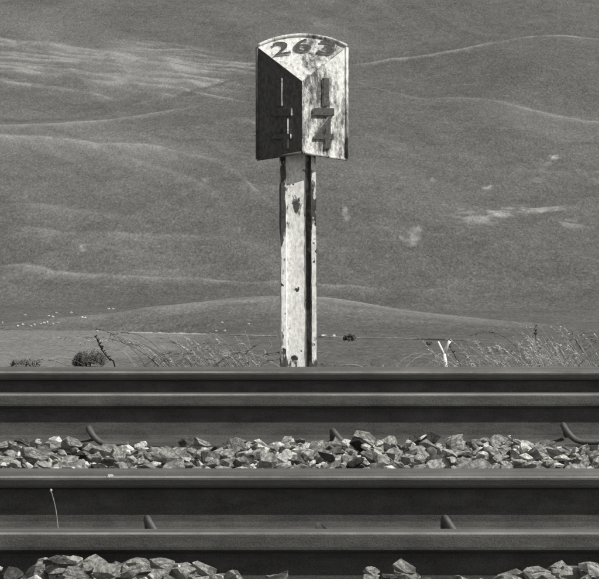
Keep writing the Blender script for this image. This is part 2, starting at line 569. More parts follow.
ys = np.concatenate([np.linspace(-50, 4, 10), np.linspace(5, 30, 51), np.linspace(32, 60, 15), np.linspace(66, 290, 38), np.linspace(293, 950, 264),
                     np.linspace(952, 2000, 620), np.linspace(2030, 4200, 50)])
s_in = np.linspace(-1, 1, 300)
s_out = np.array([1.15, 1.4, 1.8, 2.5, 3.5, 5, 7])
ss = np.concatenate([-s_out[::-1], s_in, s_out])
half = np.maximum(0.092 * np.abs(ys), 4.0)
X = ss[None, :] * half[:, None]
Y = np.repeat(ys[:, None], len(ss), 1)
Z = terrain(X, Y)
nx = len(ss)
ii, jj = np.meshgrid(np.arange(len(ys) - 1), np.arange(nx - 1), indexing='ij')
q0 = (ii * nx + jj).ravel()
Q = np.stack([q0, q0 + 1, q0 + nx + 1, q0 + nx], 1)
me = mesh_np('ground', np.stack([X.ravel(), Y.ravel(), Z.ravel()], 1), Q)
at_ = me.attributes.new('grass_and_light', 'FLOAT', 'POINT')
at_.data.foreach_set('value', paleness(X, Y).ravel().astype(np.float32))

M = Mat('upland grass', 0.95, 0.1)
nA = M.noise(0.035, 5, 0.6)
nB = M.noise(0.30, 5, 0.7, M.map((1, 0.30, 1)))
nC = M.noise(1.25, 5, 0.85, M.map((1, 0.20, 1)))
mixn = M.math('ADD', M.math('ADD', M.math('MULTIPLY', nA, 0.14), M.math('MULTIPLY', nB, 0.20)), M.math('MULTIPLY', nC, 0.66))
gcol = M.ramp(mixn, [(0.33, 0.03), (0.45, 0.094), (0.53, 0.130), (0.67, 0.25)])
sep = M.t.nodes.new('ShaderNodeSeparateXYZ')
M.l(M.co.outputs['Object'], sep.inputs[0])
attr = M.t.nodes.new('ShaderNodeAttribute')
attr.attribute_name = 'grass_and_light'
pal = M.ramp(nC, [(0.3, 0.2), (0.7, 0.48)])
dark = M.math('MULTIPLY', M.math('MULTIPLY', attr.outputs['Fac'], -1.0, True), 0.9)
gcol = M.mix(dark, gcol, 0.045)
c = M.mix(M.math('MULTIPLY', attr.outputs['Fac'], 0.85, True), gcol, pal)
M.bump(M.math('ADD', nB, M.math('MULTIPLY', nC, 0.6)), 0.7, 0.8)
ground = tag(link('ground', me, M.color(c)), kind='structure')

# ------------------------------------------------------------------ ballast
RAILS = [(6.9, 0.3625, 0.045), (8.4, 0.3625, -0.065), (10.3, 0.432, 0.065), (11.8, 0.432, -0.05)]
bed_prof = [(4.2, 0.03), (5.3, 0.20), (6.6, 0.215), (6.85, 0.185), (8.45, 0.185), (8.75, 0.22), (9.1, 0.262), (10.15, 0.265), (10.25, 0.252), (11.9, 0.25), (12.3, 0.23), (12.9, 0.06)]
v, f = [], []
for i, x in enumerate((-25, 25)):
    v += [(x, a, b) for a, b in bed_prof]
n = len(bed_prof)
v += [(-25, a, -0.1) for a in (4.2, 12.9)] + [(25, a, -0.1) for a in (4.2, 12.9)]
f = [(i, i + n, i + n + 1, i + 1) for i in range(n - 1)]
bed = tag(link('ballast_bed', mesh_pd('ballast_bed', v, f), M_BED), kind='structure')

_front = hermite([-140, 0, 30, 65, 85, 110, 140, 160, 185, 215, 250, 285, 350, 368, 398, 425, 455, 490, 530, 575, 600, 740],
                 [566, 572, 568, 559, 563, 566, 566, 561, 567, 572, 579, 585, 584, 574, 566, 573, 579, 580, 575, 566, 567, 572])
_six = hermite([8.45, 8.8, 9.15, 9.6, 10.15], [0.235, 0.265, 0.296, 0.300, 0.304])


def surf(x, y):
    """top of the stones"""
    if y < 6.78:
        px = 299.5 + x * F / 6.6
        zt = CZ - (float(_front(px)) + 8 - HR) / F * 6.6
        zf = 0.235 if y > 5.4 else 0.235 - (5.4 - y) * 0.16
        k = min(1, max(0, (y - 6.2) / 0.28))
        return zf * (1 - k) + max(zt, zf - 0.02) * k
    if y < 8.45: return 0.203
    if y < 10.2: return float(_six(y)) + 0.010 * math.sin(x * 7.3 + 1.0) * math.sin(x * 3.1 + y * 4)
    if y < 11.9: return 0.28
    return 0.28 - max(0, y - 12.25) * 0.28


def stone_mesh(seed):
    """angular crushed stone: hull of scattered points, cut by a few flat breaks"""
    r = random.Random(seed)
    bm = bmesh.new()
    pts = []
    for i in range(17):
        p = Vector((r.gauss(0, 1), r.gauss(0, 1), r.gauss(0, 1))).normalized() * r.uniform(0.78, 1.12)
        pts.append(bm.verts.new(p))
    res = bmesh.ops.convex_hull(bm, input=pts)
    bmesh.ops.delete(bm, geom=[g for g in set(res['geom_interior'] + res['geom_unused']) if isinstance(g, bmesh.types.BMVert)], context='VERTS')
    bmesh.ops.triangulate(bm, faces=bm.faces)
    # split the longest edges and push the new corners in or out: chipped, partly hollow faces
    ed = sorted(bm.edges, key=lambda e: -e.calc_length())[:6]
    res = bmesh.ops.subdivide_edges(bm, edges=ed, cuts=1)
    for v in [g for g in res['geom_inner'] if isinstance(g, bmesh.types.BMVert)]:
        v.co *= r.uniform(0.88, 1.06)
    bmesh.ops.triangulate(bm, faces=bm.faces)
    return finish(bm, 'stone')


STONE_ME = [stone_mesh(100 + i) for i in range(26)]
STONE_NP = []
for s in STONE_ME:
    s.materials.append(M_STONE)
    co = np.empty(len(s.vertices) * 3); s.vertices.foreach_get('co', co)
    tri = np.array([p.vertices[:] for p in s.polygons])
    STONE_NP.append((co.reshape(-1, 3), tri))


def near_rail(y, m):
    return any(abs(y - ry) < m for ry, _, _ in RAILS)


def stone_xf(r, x, y, z, size):
    e = Matrix.Rotation(r.uniform(0, 6.28), 4, 'Z') @ Matrix.Rotation(max(-0.6, min(0.6, r.gauss(0, 0.38))), 4, 'X') @ Matrix.Rotation(max(-0.6, min(0.6, r.gauss(0, 0.38))), 4, 'Y')
    s = Vector((size * r.uniform(0.9, 1.4), size * r.uniform(0.8, 1.1), size * r.uniform(0.42, 0.72)))
    return Matrix.Translation((x, y, z)) @ e @ Matrix.Diagonal((s.x, s.y, s.z, 1))


# candidates on a jittered grid; those the photograph shows become stones of their own
r = random.Random(21)
indiv, rest = [], []
HX = 3.2
for layer in (0, 1):
    y = 4.3
    while y < 12.95:
        sp = 0.043
        x = -HX
        while x < HX:
            xx = x + r.uniform(-0.03, 0.03); yy = y + r.uniform(-0.03, 0.03)
            x += sp
            size = min(0.042, max(0.012, r.lognormvariate(math.log(0.0215), 0.36)))
            if yy < 6.9: size = min(size, 0.03)
            if near_rail(yy, 0.082 + size * 0.35): continue
            if layer == 0:
                zz = surf(xx, yy) - 0.035 - r.uniform(0, 0.015)
            else:
                if r.random() < 0.42: continue
                zz = surf(xx, yy) - size * 0.45 + r.uniform(-0.014, 0.012)
            d = yy
            px = 299.5 + xx * F / d
            if 10.02 < yy < 10.24 and any(-22 < px - c_ < w_ for c_, w_ in ((97, 30), (573, 40))):
                zz = min(zz, 0.283 - size * 0.7)              # the clips lie clear of the stones
            row = HR + (CZ - zz - size * 0.6) * F / d
            vis = -25 < px < 625 and layer == 1 and ((9.1 < yy < 10.22 and row < 469) or (6.45 < yy < 6.8 and row < 581))
            (indiv if vis else rest).append((xx, yy, zz, size, row))
        y += sp
for k in range(2600):                                    # chips and fines in the gaps
    xx = r.uniform(-1.6, 1.6); yy = r.choice((r.uniform(6.3, 6.8), r.uniform(8.9, 10.2), r.uniform(8.9, 10.2)))
    if near_rail(yy, 0.085): continue
    rest.append((xx, yy, surf(xx, yy) - r.uniform(0.014, 0.034), r.uniform(0.005, 0.012), 999))
# a few bigger stones heaped where the photograph shows them (photo point of the top, distance, size)
for px, row, d, size in [(72, 437, 9.9, 0.042), (165, 449, 9.3, 0.05), (200, 438, 10.05, 0.045), (186, 437, 10.0, 0.04), (268, 452, 9.25, 0.05), (364, 432, 10.0, 0.045),
                         (430, 434, 10.05, 0.05), (455, 436, 10.05, 0.042), (235, 440, 9.9, 0.045), (285, 437, 10.05, 0.034), (30, 446, 9.4, 0.05), (500, 437, 10.02, 0.04),
                         (120, 446, 9.35, 0.045), (328, 450, 9.35, 0.045), (395, 447, 9.4, 0.05), (540, 446, 9.5, 0.045),
                         (64, 556, 6.6, 0.042), (85, 559, 6.63, 0.036), (105, 562, 6.6, 0.04), (160, 557, 6.62, 0.03), (205, 563, 6.6, 0.038), (372, 566, 6.62, 0.026),
                         (404, 560, 6.62, 0.036), (390, 570, 6.55, 0.03), (545, 570, 6.6, 0.042), (568, 565, 6.62, 0.04), (592, 562, 6.6, 0.034), (35, 565, 6.6, 0.034),
                         (130, 565, 6.58, 0.036), (185, 562, 6.6, 0.034), (10, 570, 6.6, 0.036), (232, 571, 6.58, 0.033)]:
    p = at(px, row, d)
    size *= 0.66
    row += 12 if d < 7 else 2
    indiv.append((p.x, d, p.z - size * 0.62, size, -1))
# keep the 300 that show largest
indiv.sort(key=lambda s: -(s[3] / s[1]) - (100 if s[4] < 0 else 0))
rest += indiv[300:]
indiv = indiv[:300]
for k, (x, y, z, size, row) in enumerate(indiv):
    o = link('stone', STONE_ME[k % len(STONE_ME)], None, bed)
    o.matrix_world = stone_xf(r, x, y, z, size)
    o.matrix_local = o.matrix_world
VV, TT, off = [], [], 0
for x, y, z, size, row in rest:
    co, tri = STONE_NP[r.randrange(len(STONE_NP))]
    m = np.array(stone_xf(r, x, y, z, size))
    VV.append(co @ m[:3, :3].T + m[:3, 3])
    TT.append(tri + off)
    off += len(co)
lb = link('loose_stones', mesh_np('loose_stones', np.concatenate(VV), np.concatenate(TT), False), M_STONES, bed)
tag(lb, kind='stuff')

# ------------------------------------------------------------------ rails
HALF = [(0.070, 0.0), (0.070, 0.010), (0.067, 0.013), (0.030, 0.0225), (0.017, 0.028), (0.0115, 0.040), (0.010, 0.060), (0.010, 0.088), (0.0115, 0.104),
        (0.016, 0.113), (0.030, 0.1185), (0.0335, 0.1215), (0.0345, 0.127), (0.0335, 0.146), (0.0315, 0.1525), (0.0265, 0.1565), (0.018, 0.1582), (0.008, 0.15875)]


WORN = HALF[:12] + [(0.0345, 0.127), (0.0340, 0.1385), (0.0300, 0.1490), (0.0235, 0.1545), (0.016, 0.1572), (0.008, 0.15875)]


def rail(y, ztop, lean, label, L=25.0):
    # on the far rail of each track the wheel flanges have worn the corner that faces the camera
    prof = [(a, b) for a, b in HALF] + [(-a, b) for a, b in reversed(WORN if lean < 0 else HALF)]
    v, f = [], []
    n = len(prof)
    xs = np.linspace(-L, L, 41)
    for x in xs:
        for a, b in prof:
            v.append((x, a, b))
    for i in range(len(xs) - 1):
        for k in range(n):
            j = (k + 1) % n
            f.append((i * n + k, i * n + j, i * n + n + j, i * n + n + k))
    f.append(tuple(range(n - 1, -1, -1)))
    f.append(tuple(range(len(v) - n, len(v))))
    bm = bmesh.new()
    bv = [bm.verts.new(p) for p in v]
    for q in f:
        bm.faces.new([bv[i] for i in q])
    o = link('running_rail', finish(bm, 'running_rail'), M_RAIL_SHADE if lean < 0 else M_RAIL)
    o.location = (0, y, ztop - 0.15875 * math.cos(lean))
    o.rotation_euler = (-lean, 0, 0)     # rails lean in towards their track's centre
    return tag(o, label, 'rail', 'rails of the two tracks')


R_LABELS = ['rusty steel rail nearest the camera, below the lowest clip tips', 'dark rusty rail just in front of the heaped ballast stones',
            'rusty rail directly behind the heaped ballast stones, with clips on its foot', 'farthest rail, in front of the milepost and the grass']
rails = [rail(y, z, lean, lab) for (y, z, lean), lab in zip(RAILS, R_LABELS)]

# ------------------------------------------------------------------ rail clips (bent spring steel rod in a cast shoulder)
pts = [(-0.014, 0.036, 0.018), (-0.016, 0.022, 0.026), (-0.020, 0.004, 0.042), (-0.0235, -0.016, 0.050), (-0.0225, -0.032, 0.047), (-0.012, -0.043, 0.032), (0.004, -0.049, 0.016), (0.022, -0.051, 0.008), (0.055, -0.050, 0.0065), (0.088, -0.048, 0.007)]
cv, cf = tube(pts, [0.007, 0.008, 0.0085, 0.0088, 0.0088, 0.0088, 0.0085, 0.0082, 0.0080, 0.0075], 12, sub=4)
CLIP_ME = mesh_pd('spring_rod', cv, cf, True)
CLIP_ME.materials.append(M_CLIP)
bm = bmesh.new()
bmesh.ops.create_cube(bm, size=1, matrix=Matrix.Translation((0.035, -0.055, -0.019)) @ Matrix.Diagonal((0.125, 0.055, 0.034, 1)))
bmesh.ops.bevel(bm, geom=list(bm.edges), offset=0.008, segments=2, affect='EDGES')
SH_ME = finish(bm, 'shoulder')
SH_ME.materials.append(M_RUST)


def clip(px, ri, label, yaw=0.0, dz=0.0, sz=1.0):
    ry, rz, lean = RAILS[ri]
    y = ry - 0.058
    t = empty('rail_clip', ((px - 299.5) / F * (y - 0.03), y, rz - 0.15875 + 0.006 + dz))
    t.rotation_euler = (0, 0, yaw)
    t.scale = (1, 1, sz)
    link('spring_rod', CLIP_ME, None, t)
    link('shoulder', SH_ME, None, t)
    return tag(t, label, 'rail clip', 'steel clips fastening the rails')


clip(97, 2, 'bent steel rail clip behind the ballast, leftmost on the third rail', 0.0, 0.010, 0.95)
clip(340, 2, 'bent steel rail clip behind the ballast, right below the milepost post', 0.2, 0.0)
clip(573, 2, 'bent steel rail clip at the right edge, longest exposed rod of all', -0.05, 0.016)
clip(156, 1, 'steel clip tip poking above the nearest rail, at left', 0.15, -0.018, 1.22)
clip(454, 1, 'steel clip tip poking above the nearest rail, right of centre', 0.2, -0.017, 1.22)

# small pointed scrap between the near rails
p = at(318, 523.2, 8.15)
v = [(-0.010, -0.02, -0.10), (0.06, -0.02, -0.10), (0.06, 0.03, -0.10), (-0.014, 0.03, -0.10), (-0.006, -0.008, -0.004), (-0.002, 0.004, 0.001), (0.005, -0.004, -0.001), (0.030, -0.010, -0.020), (0.032, 0.012, -0.022)]
f = [(3, 2, 1, 0), (0, 1, 7, 6, 4), (1, 2, 8, 7), (2, 3, 5, 8), (6, 7, 8, 5), (3, 0, 4, 5), (4, 6, 5)]
o = link('pointed_stone', mesh_pd('pointed_stone', v, f), M_RUST)
o.location = p
tag(o, 'small dark pointed tip just above the nearest rail, between two clips', 'stone')

# ------------------------------------------------------------------ milepost
D = 14.0
S = 262.0
CX = (302 - 299.5) / S
YA, YB, HW = 14.02, 14.105, 0.171
zrow = lambda row: CZ - (row - HR) / S
ZAT, ZAB, ZCT, ZCB = zrow(82), zrow(152), zrow(47), zrow(158.5)
mp = empty('milepost', (CX, 14.105, 0.0))
tag(mp, 'white painted iron milepost with wedge-shaped numbered head, standing beyond the rails', 'milepost')


def mlink(name, v, f, mat, smooth=False, parent=mp, bevel=0.0):
    bm = bmesh.new()
    bv = [bm.verts.new(Vector(p) - mp.location) for p in v]
    for q in f:
        bm.faces.new([bv[i] for i in q])
    bmesh.ops.recalc_face_normals(bm, faces=bm.faces)
    if bevel:
        bmesh.ops.bevel(bm, geom=list(bm.edges), offset=bevel, segments=2, affect='EDGES')
    o = link(name, finish(bm, name, smooth), mat, mp)
    if parent is not mp:
        o.parent = parent
    return o


APT, APB = Vector((CX, YA, ZAT)), Vector((CX, YA, ZAB))
T = 0.011
faces = {}
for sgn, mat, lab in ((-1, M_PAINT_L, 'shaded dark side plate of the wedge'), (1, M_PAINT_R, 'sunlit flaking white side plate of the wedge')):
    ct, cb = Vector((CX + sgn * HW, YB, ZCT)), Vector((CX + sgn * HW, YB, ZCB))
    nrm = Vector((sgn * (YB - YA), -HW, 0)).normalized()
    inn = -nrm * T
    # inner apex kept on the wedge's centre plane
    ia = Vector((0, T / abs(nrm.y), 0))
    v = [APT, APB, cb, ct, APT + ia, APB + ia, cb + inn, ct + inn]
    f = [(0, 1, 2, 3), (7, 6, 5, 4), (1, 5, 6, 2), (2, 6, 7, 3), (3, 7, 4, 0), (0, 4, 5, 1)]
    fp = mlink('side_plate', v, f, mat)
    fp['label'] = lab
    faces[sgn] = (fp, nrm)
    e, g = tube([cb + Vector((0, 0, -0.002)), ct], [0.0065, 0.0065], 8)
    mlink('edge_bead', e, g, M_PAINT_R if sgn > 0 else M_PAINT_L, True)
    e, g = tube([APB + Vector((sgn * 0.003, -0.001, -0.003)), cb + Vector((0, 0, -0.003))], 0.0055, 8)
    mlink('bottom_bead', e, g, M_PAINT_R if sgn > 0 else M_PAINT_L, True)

# sloping plate with arched upper edge
U = Vector((0, YB - YA, ZCT - ZAT))
sc = U.length
U.normalize()
NR = Vector((0, -U.z, U.y))
sag = 0.050
Rr = (HW ** 2 + sag ** 2) / (2 * sag)
arc = []
th = math.asin(HW / Rr)
for i in range(25):
    a = th - 2 * th * i / 24
    arc.append((Rr * math.sin(a), sc + sag - Rr + Rr * math.cos(a)))
tp = lambda x, s, h=0.0: Vector((CX + x, YA, ZAT)) + U * s + NR * h
poly = [tp(0, 0, 0.004)] + [tp(a, b, 0.004) for a, b in arc]
v, f = prism(poly, -NR * 0.013)
top = mlink('sloping_plate', v, f, M_PAINT_T)
e, g = tube([tp(a, b + 0.002, 0.008) for a, b in arc], 0.0062, 8)
mlink('rim', e, g, M_PAINT_T, True)


def glyph(ch, width, height, depth, bold=0.02):
    cu = bpy.data.curves.new('numeral', 'FONT')
    cu.body = ch
    cu.size = 1.0
    cu.extrude = 0.05
    cu.offset = bold
    cu.resolution_u = 4
    cu.align_x = 'CENTER'
    o = bpy.data.objects.new('tmp', cu)
    COL.objects.link(o)
    dg = bpy.context.evaluated_depsgraph_get()
    me = bpy.data.meshes.new_from_object(o.evaluated_get(dg))
    bpy.data.objects.remove(o)
    co = np.empty(len(me.vertices) * 3); me.vertices.foreach_get('co', co)
    co = co.reshape(-1, 3)
    mn, mx = co.min(0), co.max(0)
    co = (co - (mn + mx) / 2) / (mx - mn) * np.array([width, height, depth])
    me.vertices.foreach_set('co', co.ravel())
    me.update()
    me.materials.clear()
    return me


def box_me(w_, h_, d_, b=0.002):
    bm = bmesh.new()
    bmesh.ops.create_cube(bm, size=1, matrix=Matrix.Diagonal((w_, h_, d_, 1)))
    bmesh.ops.bevel(bm, geom=list(bm.edges), offset=b, segments=2, affect='EDGES')
    return finish(bm, 'numeral')


def put(me, name, origin, right, up, nrm, parent, mat, rot=0.0):
    right, up, nrm = right.normalized(), up.normalized(), nrm.normalized()
    m = Matrix((right, up, nrm)).transposed().to_4x4()
    m = Matrix.Translation(Vector(origin) - mp.location) @ m @ Matrix.Rotation(rot, 4, 'Z')
    me.materials.append(mat)
    me.materials.append(M_PAINT_E)                 # paint survives on the edges of the raised figures
    for pl in me.polygons:
        pl.material_index = 0 if abs(pl.normal.z) > 0.8 else 1
    o = link(name, me)
    o.parent = parent
    o.matrix_local = m
    return o


DEP = 0.014
for ch, px, row, rot in (('2', 281.5, 49.5, 0.16), ('6', 303, 46.5, 0.0), ('3', 327, 49.0, -0.16)):
    s = (82 - row) / (U.z * S)
    put(glyph(ch, 0.064, 0.060, DEP, 0.008), 'numeral', tp((px - 302) / S, s, 0.0055), Vector((1, 0, 0)), U, NR, top, M_NUM, rot)
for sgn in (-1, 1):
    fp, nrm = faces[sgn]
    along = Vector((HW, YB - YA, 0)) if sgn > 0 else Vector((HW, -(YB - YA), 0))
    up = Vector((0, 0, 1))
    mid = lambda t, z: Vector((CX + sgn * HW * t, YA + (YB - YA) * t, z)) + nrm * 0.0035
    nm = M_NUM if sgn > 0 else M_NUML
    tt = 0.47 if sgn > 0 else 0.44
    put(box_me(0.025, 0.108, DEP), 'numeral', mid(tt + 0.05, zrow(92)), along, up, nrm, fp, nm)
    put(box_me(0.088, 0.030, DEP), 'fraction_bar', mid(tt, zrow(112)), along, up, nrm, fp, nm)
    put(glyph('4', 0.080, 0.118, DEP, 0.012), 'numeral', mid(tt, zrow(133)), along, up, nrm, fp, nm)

# post: worn H section, turned a little to the right
W2, D2, TF, EF = 0.0675, 0.0250, 0.018, 0.0155
prof = [(-W2, -D2), (-W2 + TF, -D2), (-W2 + TF + 0.004, -D2 + EF), (W2 - TF - 0.020, -D2 + EF), (W2 - TF - 0.003, -D2 + EF + 0.001), (W2 - TF, -D2), (W2, -D2), (W2, D2), (W2 - TF, D2), (W2 - TF - 0.003, D2 - EF),
        (-W2 + TF + 0.003, D2 - EF), (-W2 + TF, D2), (-W2, D2)]
rz = Matrix.Rotation(math.radians(8), 3, 'Z')
pc = Vector(((297.9 - 299.5) / S, 14.106, 0))
zs = np.linspace(-0.4, 1.42, 60)
v, f = [], []
n = len(prof)
for k, z in enumerate(zs):
    for i, (a, b) in enumerate(prof):
        jit = Vector((0.0009 * rnd.uniform(-1, 1), 0.0009 * rnd.uniform(-1, 1), 0))
        v.append(pc + rz @ Vector((a, b, 0)) + Vector((0, 0, z)) + jit + Vector(((z - 0.7) * -0.004, 0, 0)))
for k in range(len(zs) - 1):
    for i in range(n):
        j = (i + 1) % n
        f.append((k * n + i, k * n + j, k * n + n + j, k * n + n + i))
f += [tuple(range(n - 1, -1, -1)), tuple(range(len(v) - n, len(v)))]
post = mlink('post', v, f, M_POST)
wa = post.data.attributes.new('wear_shade', 'FLOAT', 'POINT')
wl = []
for k, z in enumerate(zs):
    top_w = 0.37 * math.exp(-((z - 0.92) / 0.09) ** 2) + 0.14 * (z > 1.0) + 0.28 * math.exp(-((z - 0.30) / 0.08) ** 2)  # peeling bands, plus the head's shade painted over the upper post
    for i, (a, b_) in enumerate(prof):
        corner = 0.42 if abs(b_) > 0.024 else (0.25 if i in (2,) else 0.05)
        if i in (0, 12): corner = 0.30 + 0.22 * (z > 0.8)
        if i in (4, 5, 6): corner = 0.45
        wl.append(corner * rnd.uniform(0.75, 1.25) + top_w)
wa.data.foreach_set('value', wl)
post.data.materials.append(M_GROOVE_SHADE)            # rust tone that paints in the shade of the right-hand flange
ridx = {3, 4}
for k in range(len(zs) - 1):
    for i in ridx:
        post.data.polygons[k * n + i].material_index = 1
# strap that holds the head to the post
for zb in (1.19, 1.36):
    v, f = prism([Vector((CX - 0.15, YB + 0.004, zb)), Vector((CX + 0.15, YB + 0.004, zb)), Vector((CX + 0.15, YB + 0.004, zb + 0.04)), Vector((CX - 0.15, YB + 0.004, zb + 0.04))], (0, 0.01, 0))
    mlink('strap', v, f, M_RUST)

# ------------------------------------------------------------------ forked white stake
d = 14.6
b = at(446.5, 372, d); k_ = at(444.3, 354, d); a1 = at(438, 341.5, d); a2 = at(450, 341, d)
b0 = Vector((b.x + 0.004, d, 0.0))
t = empty('forked_stake', b0)
tag(t, 'white forked stick standing in the grass right of the milepost', 'stake')
for nm, pp, rr in (('shaft', [b0 - b0, b - b0, k_ - b0], [0.0085, 0.0082, 0.0068]), ('prong', [k_ - b0 + Vector((0.002, 0, -0.008)), a1 - b0], [0.0056, 0.0046]),
                   ('prong', [k_ - b0 + Vector((-0.001, 0.001, -0.008)), a2 - b0 + Vector((-0.008, 0, -0.012)), a2 - b0], [0.0058, 0.0056, 0.0064])):
    v, f = tube(pp, rr, 8)
    link(nm, mesh_pd(nm, v, f, True), M_WHITE, t)

# ------------------------------------------------------------------ dead stem between the near rails, straw on the ballast
t0 = at(57.5, 531, 7.8); t1 = at(50.5, 491, 7.8)
base = Vector((t0.x + 0.008, 7.8, 0.19))
t = empty('dead_stem', base)
tag(t, 'thin dead plant stem with pale tip in front of dark rail', 'plant')
v, f = tube([(0, 0, 0), t0 - base, (t0 * 0.45 + t1 * 0.55) - base + Vector((0.003, 0, 0)), t1 - base], [0.0017, 0.0015, 0.0013, 0.001], 6, sub=3)
link('stem', mesh_pd('stem', v, f, True), m_flat('dull stem', 0.22, 0.2, 60, 0.8, 0), t)
bm = bmesh.new()
bmesh.ops.create_icosphere(bm, subdivisions=1, radius=0.0032, matrix=Matrix.Translation(t1 - base) @ Matrix.Diagonal((1, 1, 1.3, 1)))
link('seed_head', finish(bm, 'seed_head', True), M_STRAW, t)

p = at(507, 443, 10.0)
v, f = tube([at(q[0], q[1], 10.0 + q[2]) - p for q in ((503, 444, 0), (507, 441.5, 0.01), (511, 438.5, 0), (508, 436.5, 0), (511, 436, 0.0))], 0.0018, 6, sub=3)
o = link('straw', mesh_pd('straw', v, f, True), M_STRAW)
o.location = p
tag(o, 'small pale curled straw lying on the ballast stones', 'straw')

# bird lime on the second rail
r = random.Random(5)
c0 = Vector(((110 - 299.5) / F * 8.36, -0.0322, 0.1475))
bv = []
for i in range(14):
    a = 2 * math.pi * i / 14
    q = 0.0055 * r.uniform(0.6, 1.25)
    bv.append(c0 + Vector((q * 1.4 * math.cos(a), 0, q * 0.6 * math.sin(a))))
v, f = prism(bv, (0, 0.0025, 0))
link('white_splash', mesh_pd('white_splash', v, f), M_WHITE, rails[1])

# ------------------------------------------------------------------ grass
def blade(base, dirx, diry, h, lean, wid, droop, n=5):
    """a thin three-sided blade whose lean grows from the foot to the tip, so that it arches over; h = height of its crown"""
    th, p, zz = lean, Vector((0, 0, 0)), 0.0
    P = [p.copy()]
    for i in range(n):
        th = lean + droop * ((i + 1) / n) ** 1.8
        p = p + Vector((dirx * math.sin(th), diry * math.sin(th), math.cos(th))) / n
        P.append(p.copy())
        zz = max(zz, p.z)
    k = h / zz
    return tube([Vector(base) + q * k for q in P], [wid * (1 - 0.75 * (i / n) ** 1.5) for i in range(n + 1)], 3)


def seed_head(tip, direction, L, wid):
    d = Vector(direction).normalized()
    return tube([Vector(tip) - d * 0.004, Vector(tip) + d * L * 0.3, Vector(tip) + d * L * 0.7, Vector(tip) + d * L], [wid * 0.4, wid, wid * 0.8, wid * 0.15], 4)


r = random.Random(33)
parts = []
for i in range(5200):
    x = r.uniform(-4.2, 4.2); y = 13.15 + 4.5 * r.random() ** 1.3
    zg = float(_base(np.array(y)))
    lim = CZ - (366 - HR) / F * y - zg                       # stays about level with the farthest rail's top
    h = max(0.08, min(lim * r.uniform(0.55, 1.0), 0.45))
    a = r.uniform(0, 6.28)
    parts.append(blade((x, y, zg - 0.02), math.cos(a), math.sin(a) * 0.6, h, r.uniform(0, 0.3), 0.0022, r.uniform(0, 1.3), 4))
v, f = join(parts)
tag(link('grass', mesh_pd('grass', v, f), M_GRASS), 'low rough grass along the bank behind the farthest rail', 'grass', kind='stuff')


def tuft(px, row_top, d, n, spread, mat, label, lean=(0.0, 0.05), droop=(0.02, 0.14), seed=0, heads=0.4, name='grass_tuft', dirbias=0.0, wid=0.0014, cat='grass'):
    r = random.Random(900 + seed)
    zg = float(_base(np.array(d))) - 0.03
    c = Vector(((px - 299.5) / F * d, d, zg))
    top_z = CZ - (row_top - HR) / F * d
    H = top_z - zg
    pa, ha = [], []
    for i in range(n):
        bx = r.gauss(0, spread / F * d * 0.5); by = r.uniform(-0.18, 0.18)
        h = H * r.uniform(0.72, 1.0) if r.random() < 0.75 else H * r.uniform(0.5, 0.75)
        s = 1 if r.random() < 0.5 + dirbias else -1
        dx = s * r.uniform(0.6, 1.0); dy = r.uniform(-0.5, 0.5)
        ln = r.uniform(*lean); dr = r.uniform(*droop)
        b = blade((bx, by, 0), dx, dy, h, ln, wid * r.uniform(0.7, 1.3), dr, 9)
        pa.append(b)
        if r.random() < heads:
            cen = [sum((Vector(q) for q in b[0][k * 3:k * 3 + 3]), Vector()) / 3 for k in range(len(b[0]) // 3)]
            for k in range(14):                          # feathery panicle along the last third
                u = r.uniform(len(cen) * 0.66, len(cen) - 1.01)
                q = cen[int(u)].lerp(cen[int(u) + 1], u - int(u))
                dd = (cen[int(u) + 1] - cen[int(u)]).normalized()
                e_ = (dd + Vector((r.gauss(0, 0.5), r.gauss(0, 0.5), r.gauss(0, 0.5)))).normalized() * r.uniform(0.007, 0.016)
                ha.append(tube([q, q + e_ * 0.55, q + e_], [0.0007, 0.0016, 0.0004], 3))
    v, f = join(pa)
    t = empty(name, c)
    tag(t, label, cat, 'tufts of tall grass on the bank' if cat == 'grass' else None)
    tag(link('blades', mesh_pd('blades', v, f), mat, t), kind='stuff')
    if ha:
        v, f = join(ha)
        tag(link('seed_heads', mesh_pd('seed_heads', v, f), mat, t), kind='stuff')
    return t


tuft(136, 349, 14.3, 17, 34, M_DARKGRASS, 'dark arching grass tuft right beside the round dark bush', (0.1, 0.4), (0.9, 1.8), 1, 0.5, wid=0.0017)
tuft(160, 334, 14.6, 17, 40, M_STRAW, 'arching grass tuft between the round bush and the taller grass by the milepost', (0.1, 0.4), (0.8, 1.7), 2, 0.4)
tuft(182, 322, 14.9, 16, 40, M_DARKGRASS, 'dark tall arching grass tuft, highest of the tufts left of the milepost', (0.05, 0.35), (1.0, 1.9), 15, 0.6, wid=0.0017)
tuft(208, 336, 14.4, 20, 40, M_DARKGRASS, 'dark arching grass tuft, second tuft left of the milepost', (0.1, 0.45), (0.8, 1.7), 3, 0.4, dirbias=0.0, wid=0.0017)
tuft(228, 343, 14.8, 70, 36, M_STRAW, 'dense pale dry grass tuft left of the milepost', (0.25, 0.6), (0.0, 0.7), 4, 0.3, dirbias=-0.35)
tuft(258, 330, 15.0, 41, 40, M_STRAW, 'tallest pale grass stalks close on the left of the milepost', (0.2, 0.6), (0.0, 1.0), 5, 0.5, dirbias=-0.3)
tuft(262, 339, 14.5, 12, 30, M_DARKGRASS, 'dark arching grass blades close on the left of the milepost', (0.1, 0.4), (0.8, 1.7), 16, 0.3, wid=0.0017)
tuft(330, 350, 14.7, 16, 18, M_STRAW, 'few short grass blades at the right foot of the milepost', (0.2, 0.6), (0.0, 1.2), 6, 0.1, dirbias=-0.2)
tuft(374, 355, 14.8, 22, 34, M_DARKGRASS, 'low dark arching grass tuft between the milepost and the forked stick', (0.1, 0.3), (0.8, 1.6), 7, 0.3, wid=0.0017)
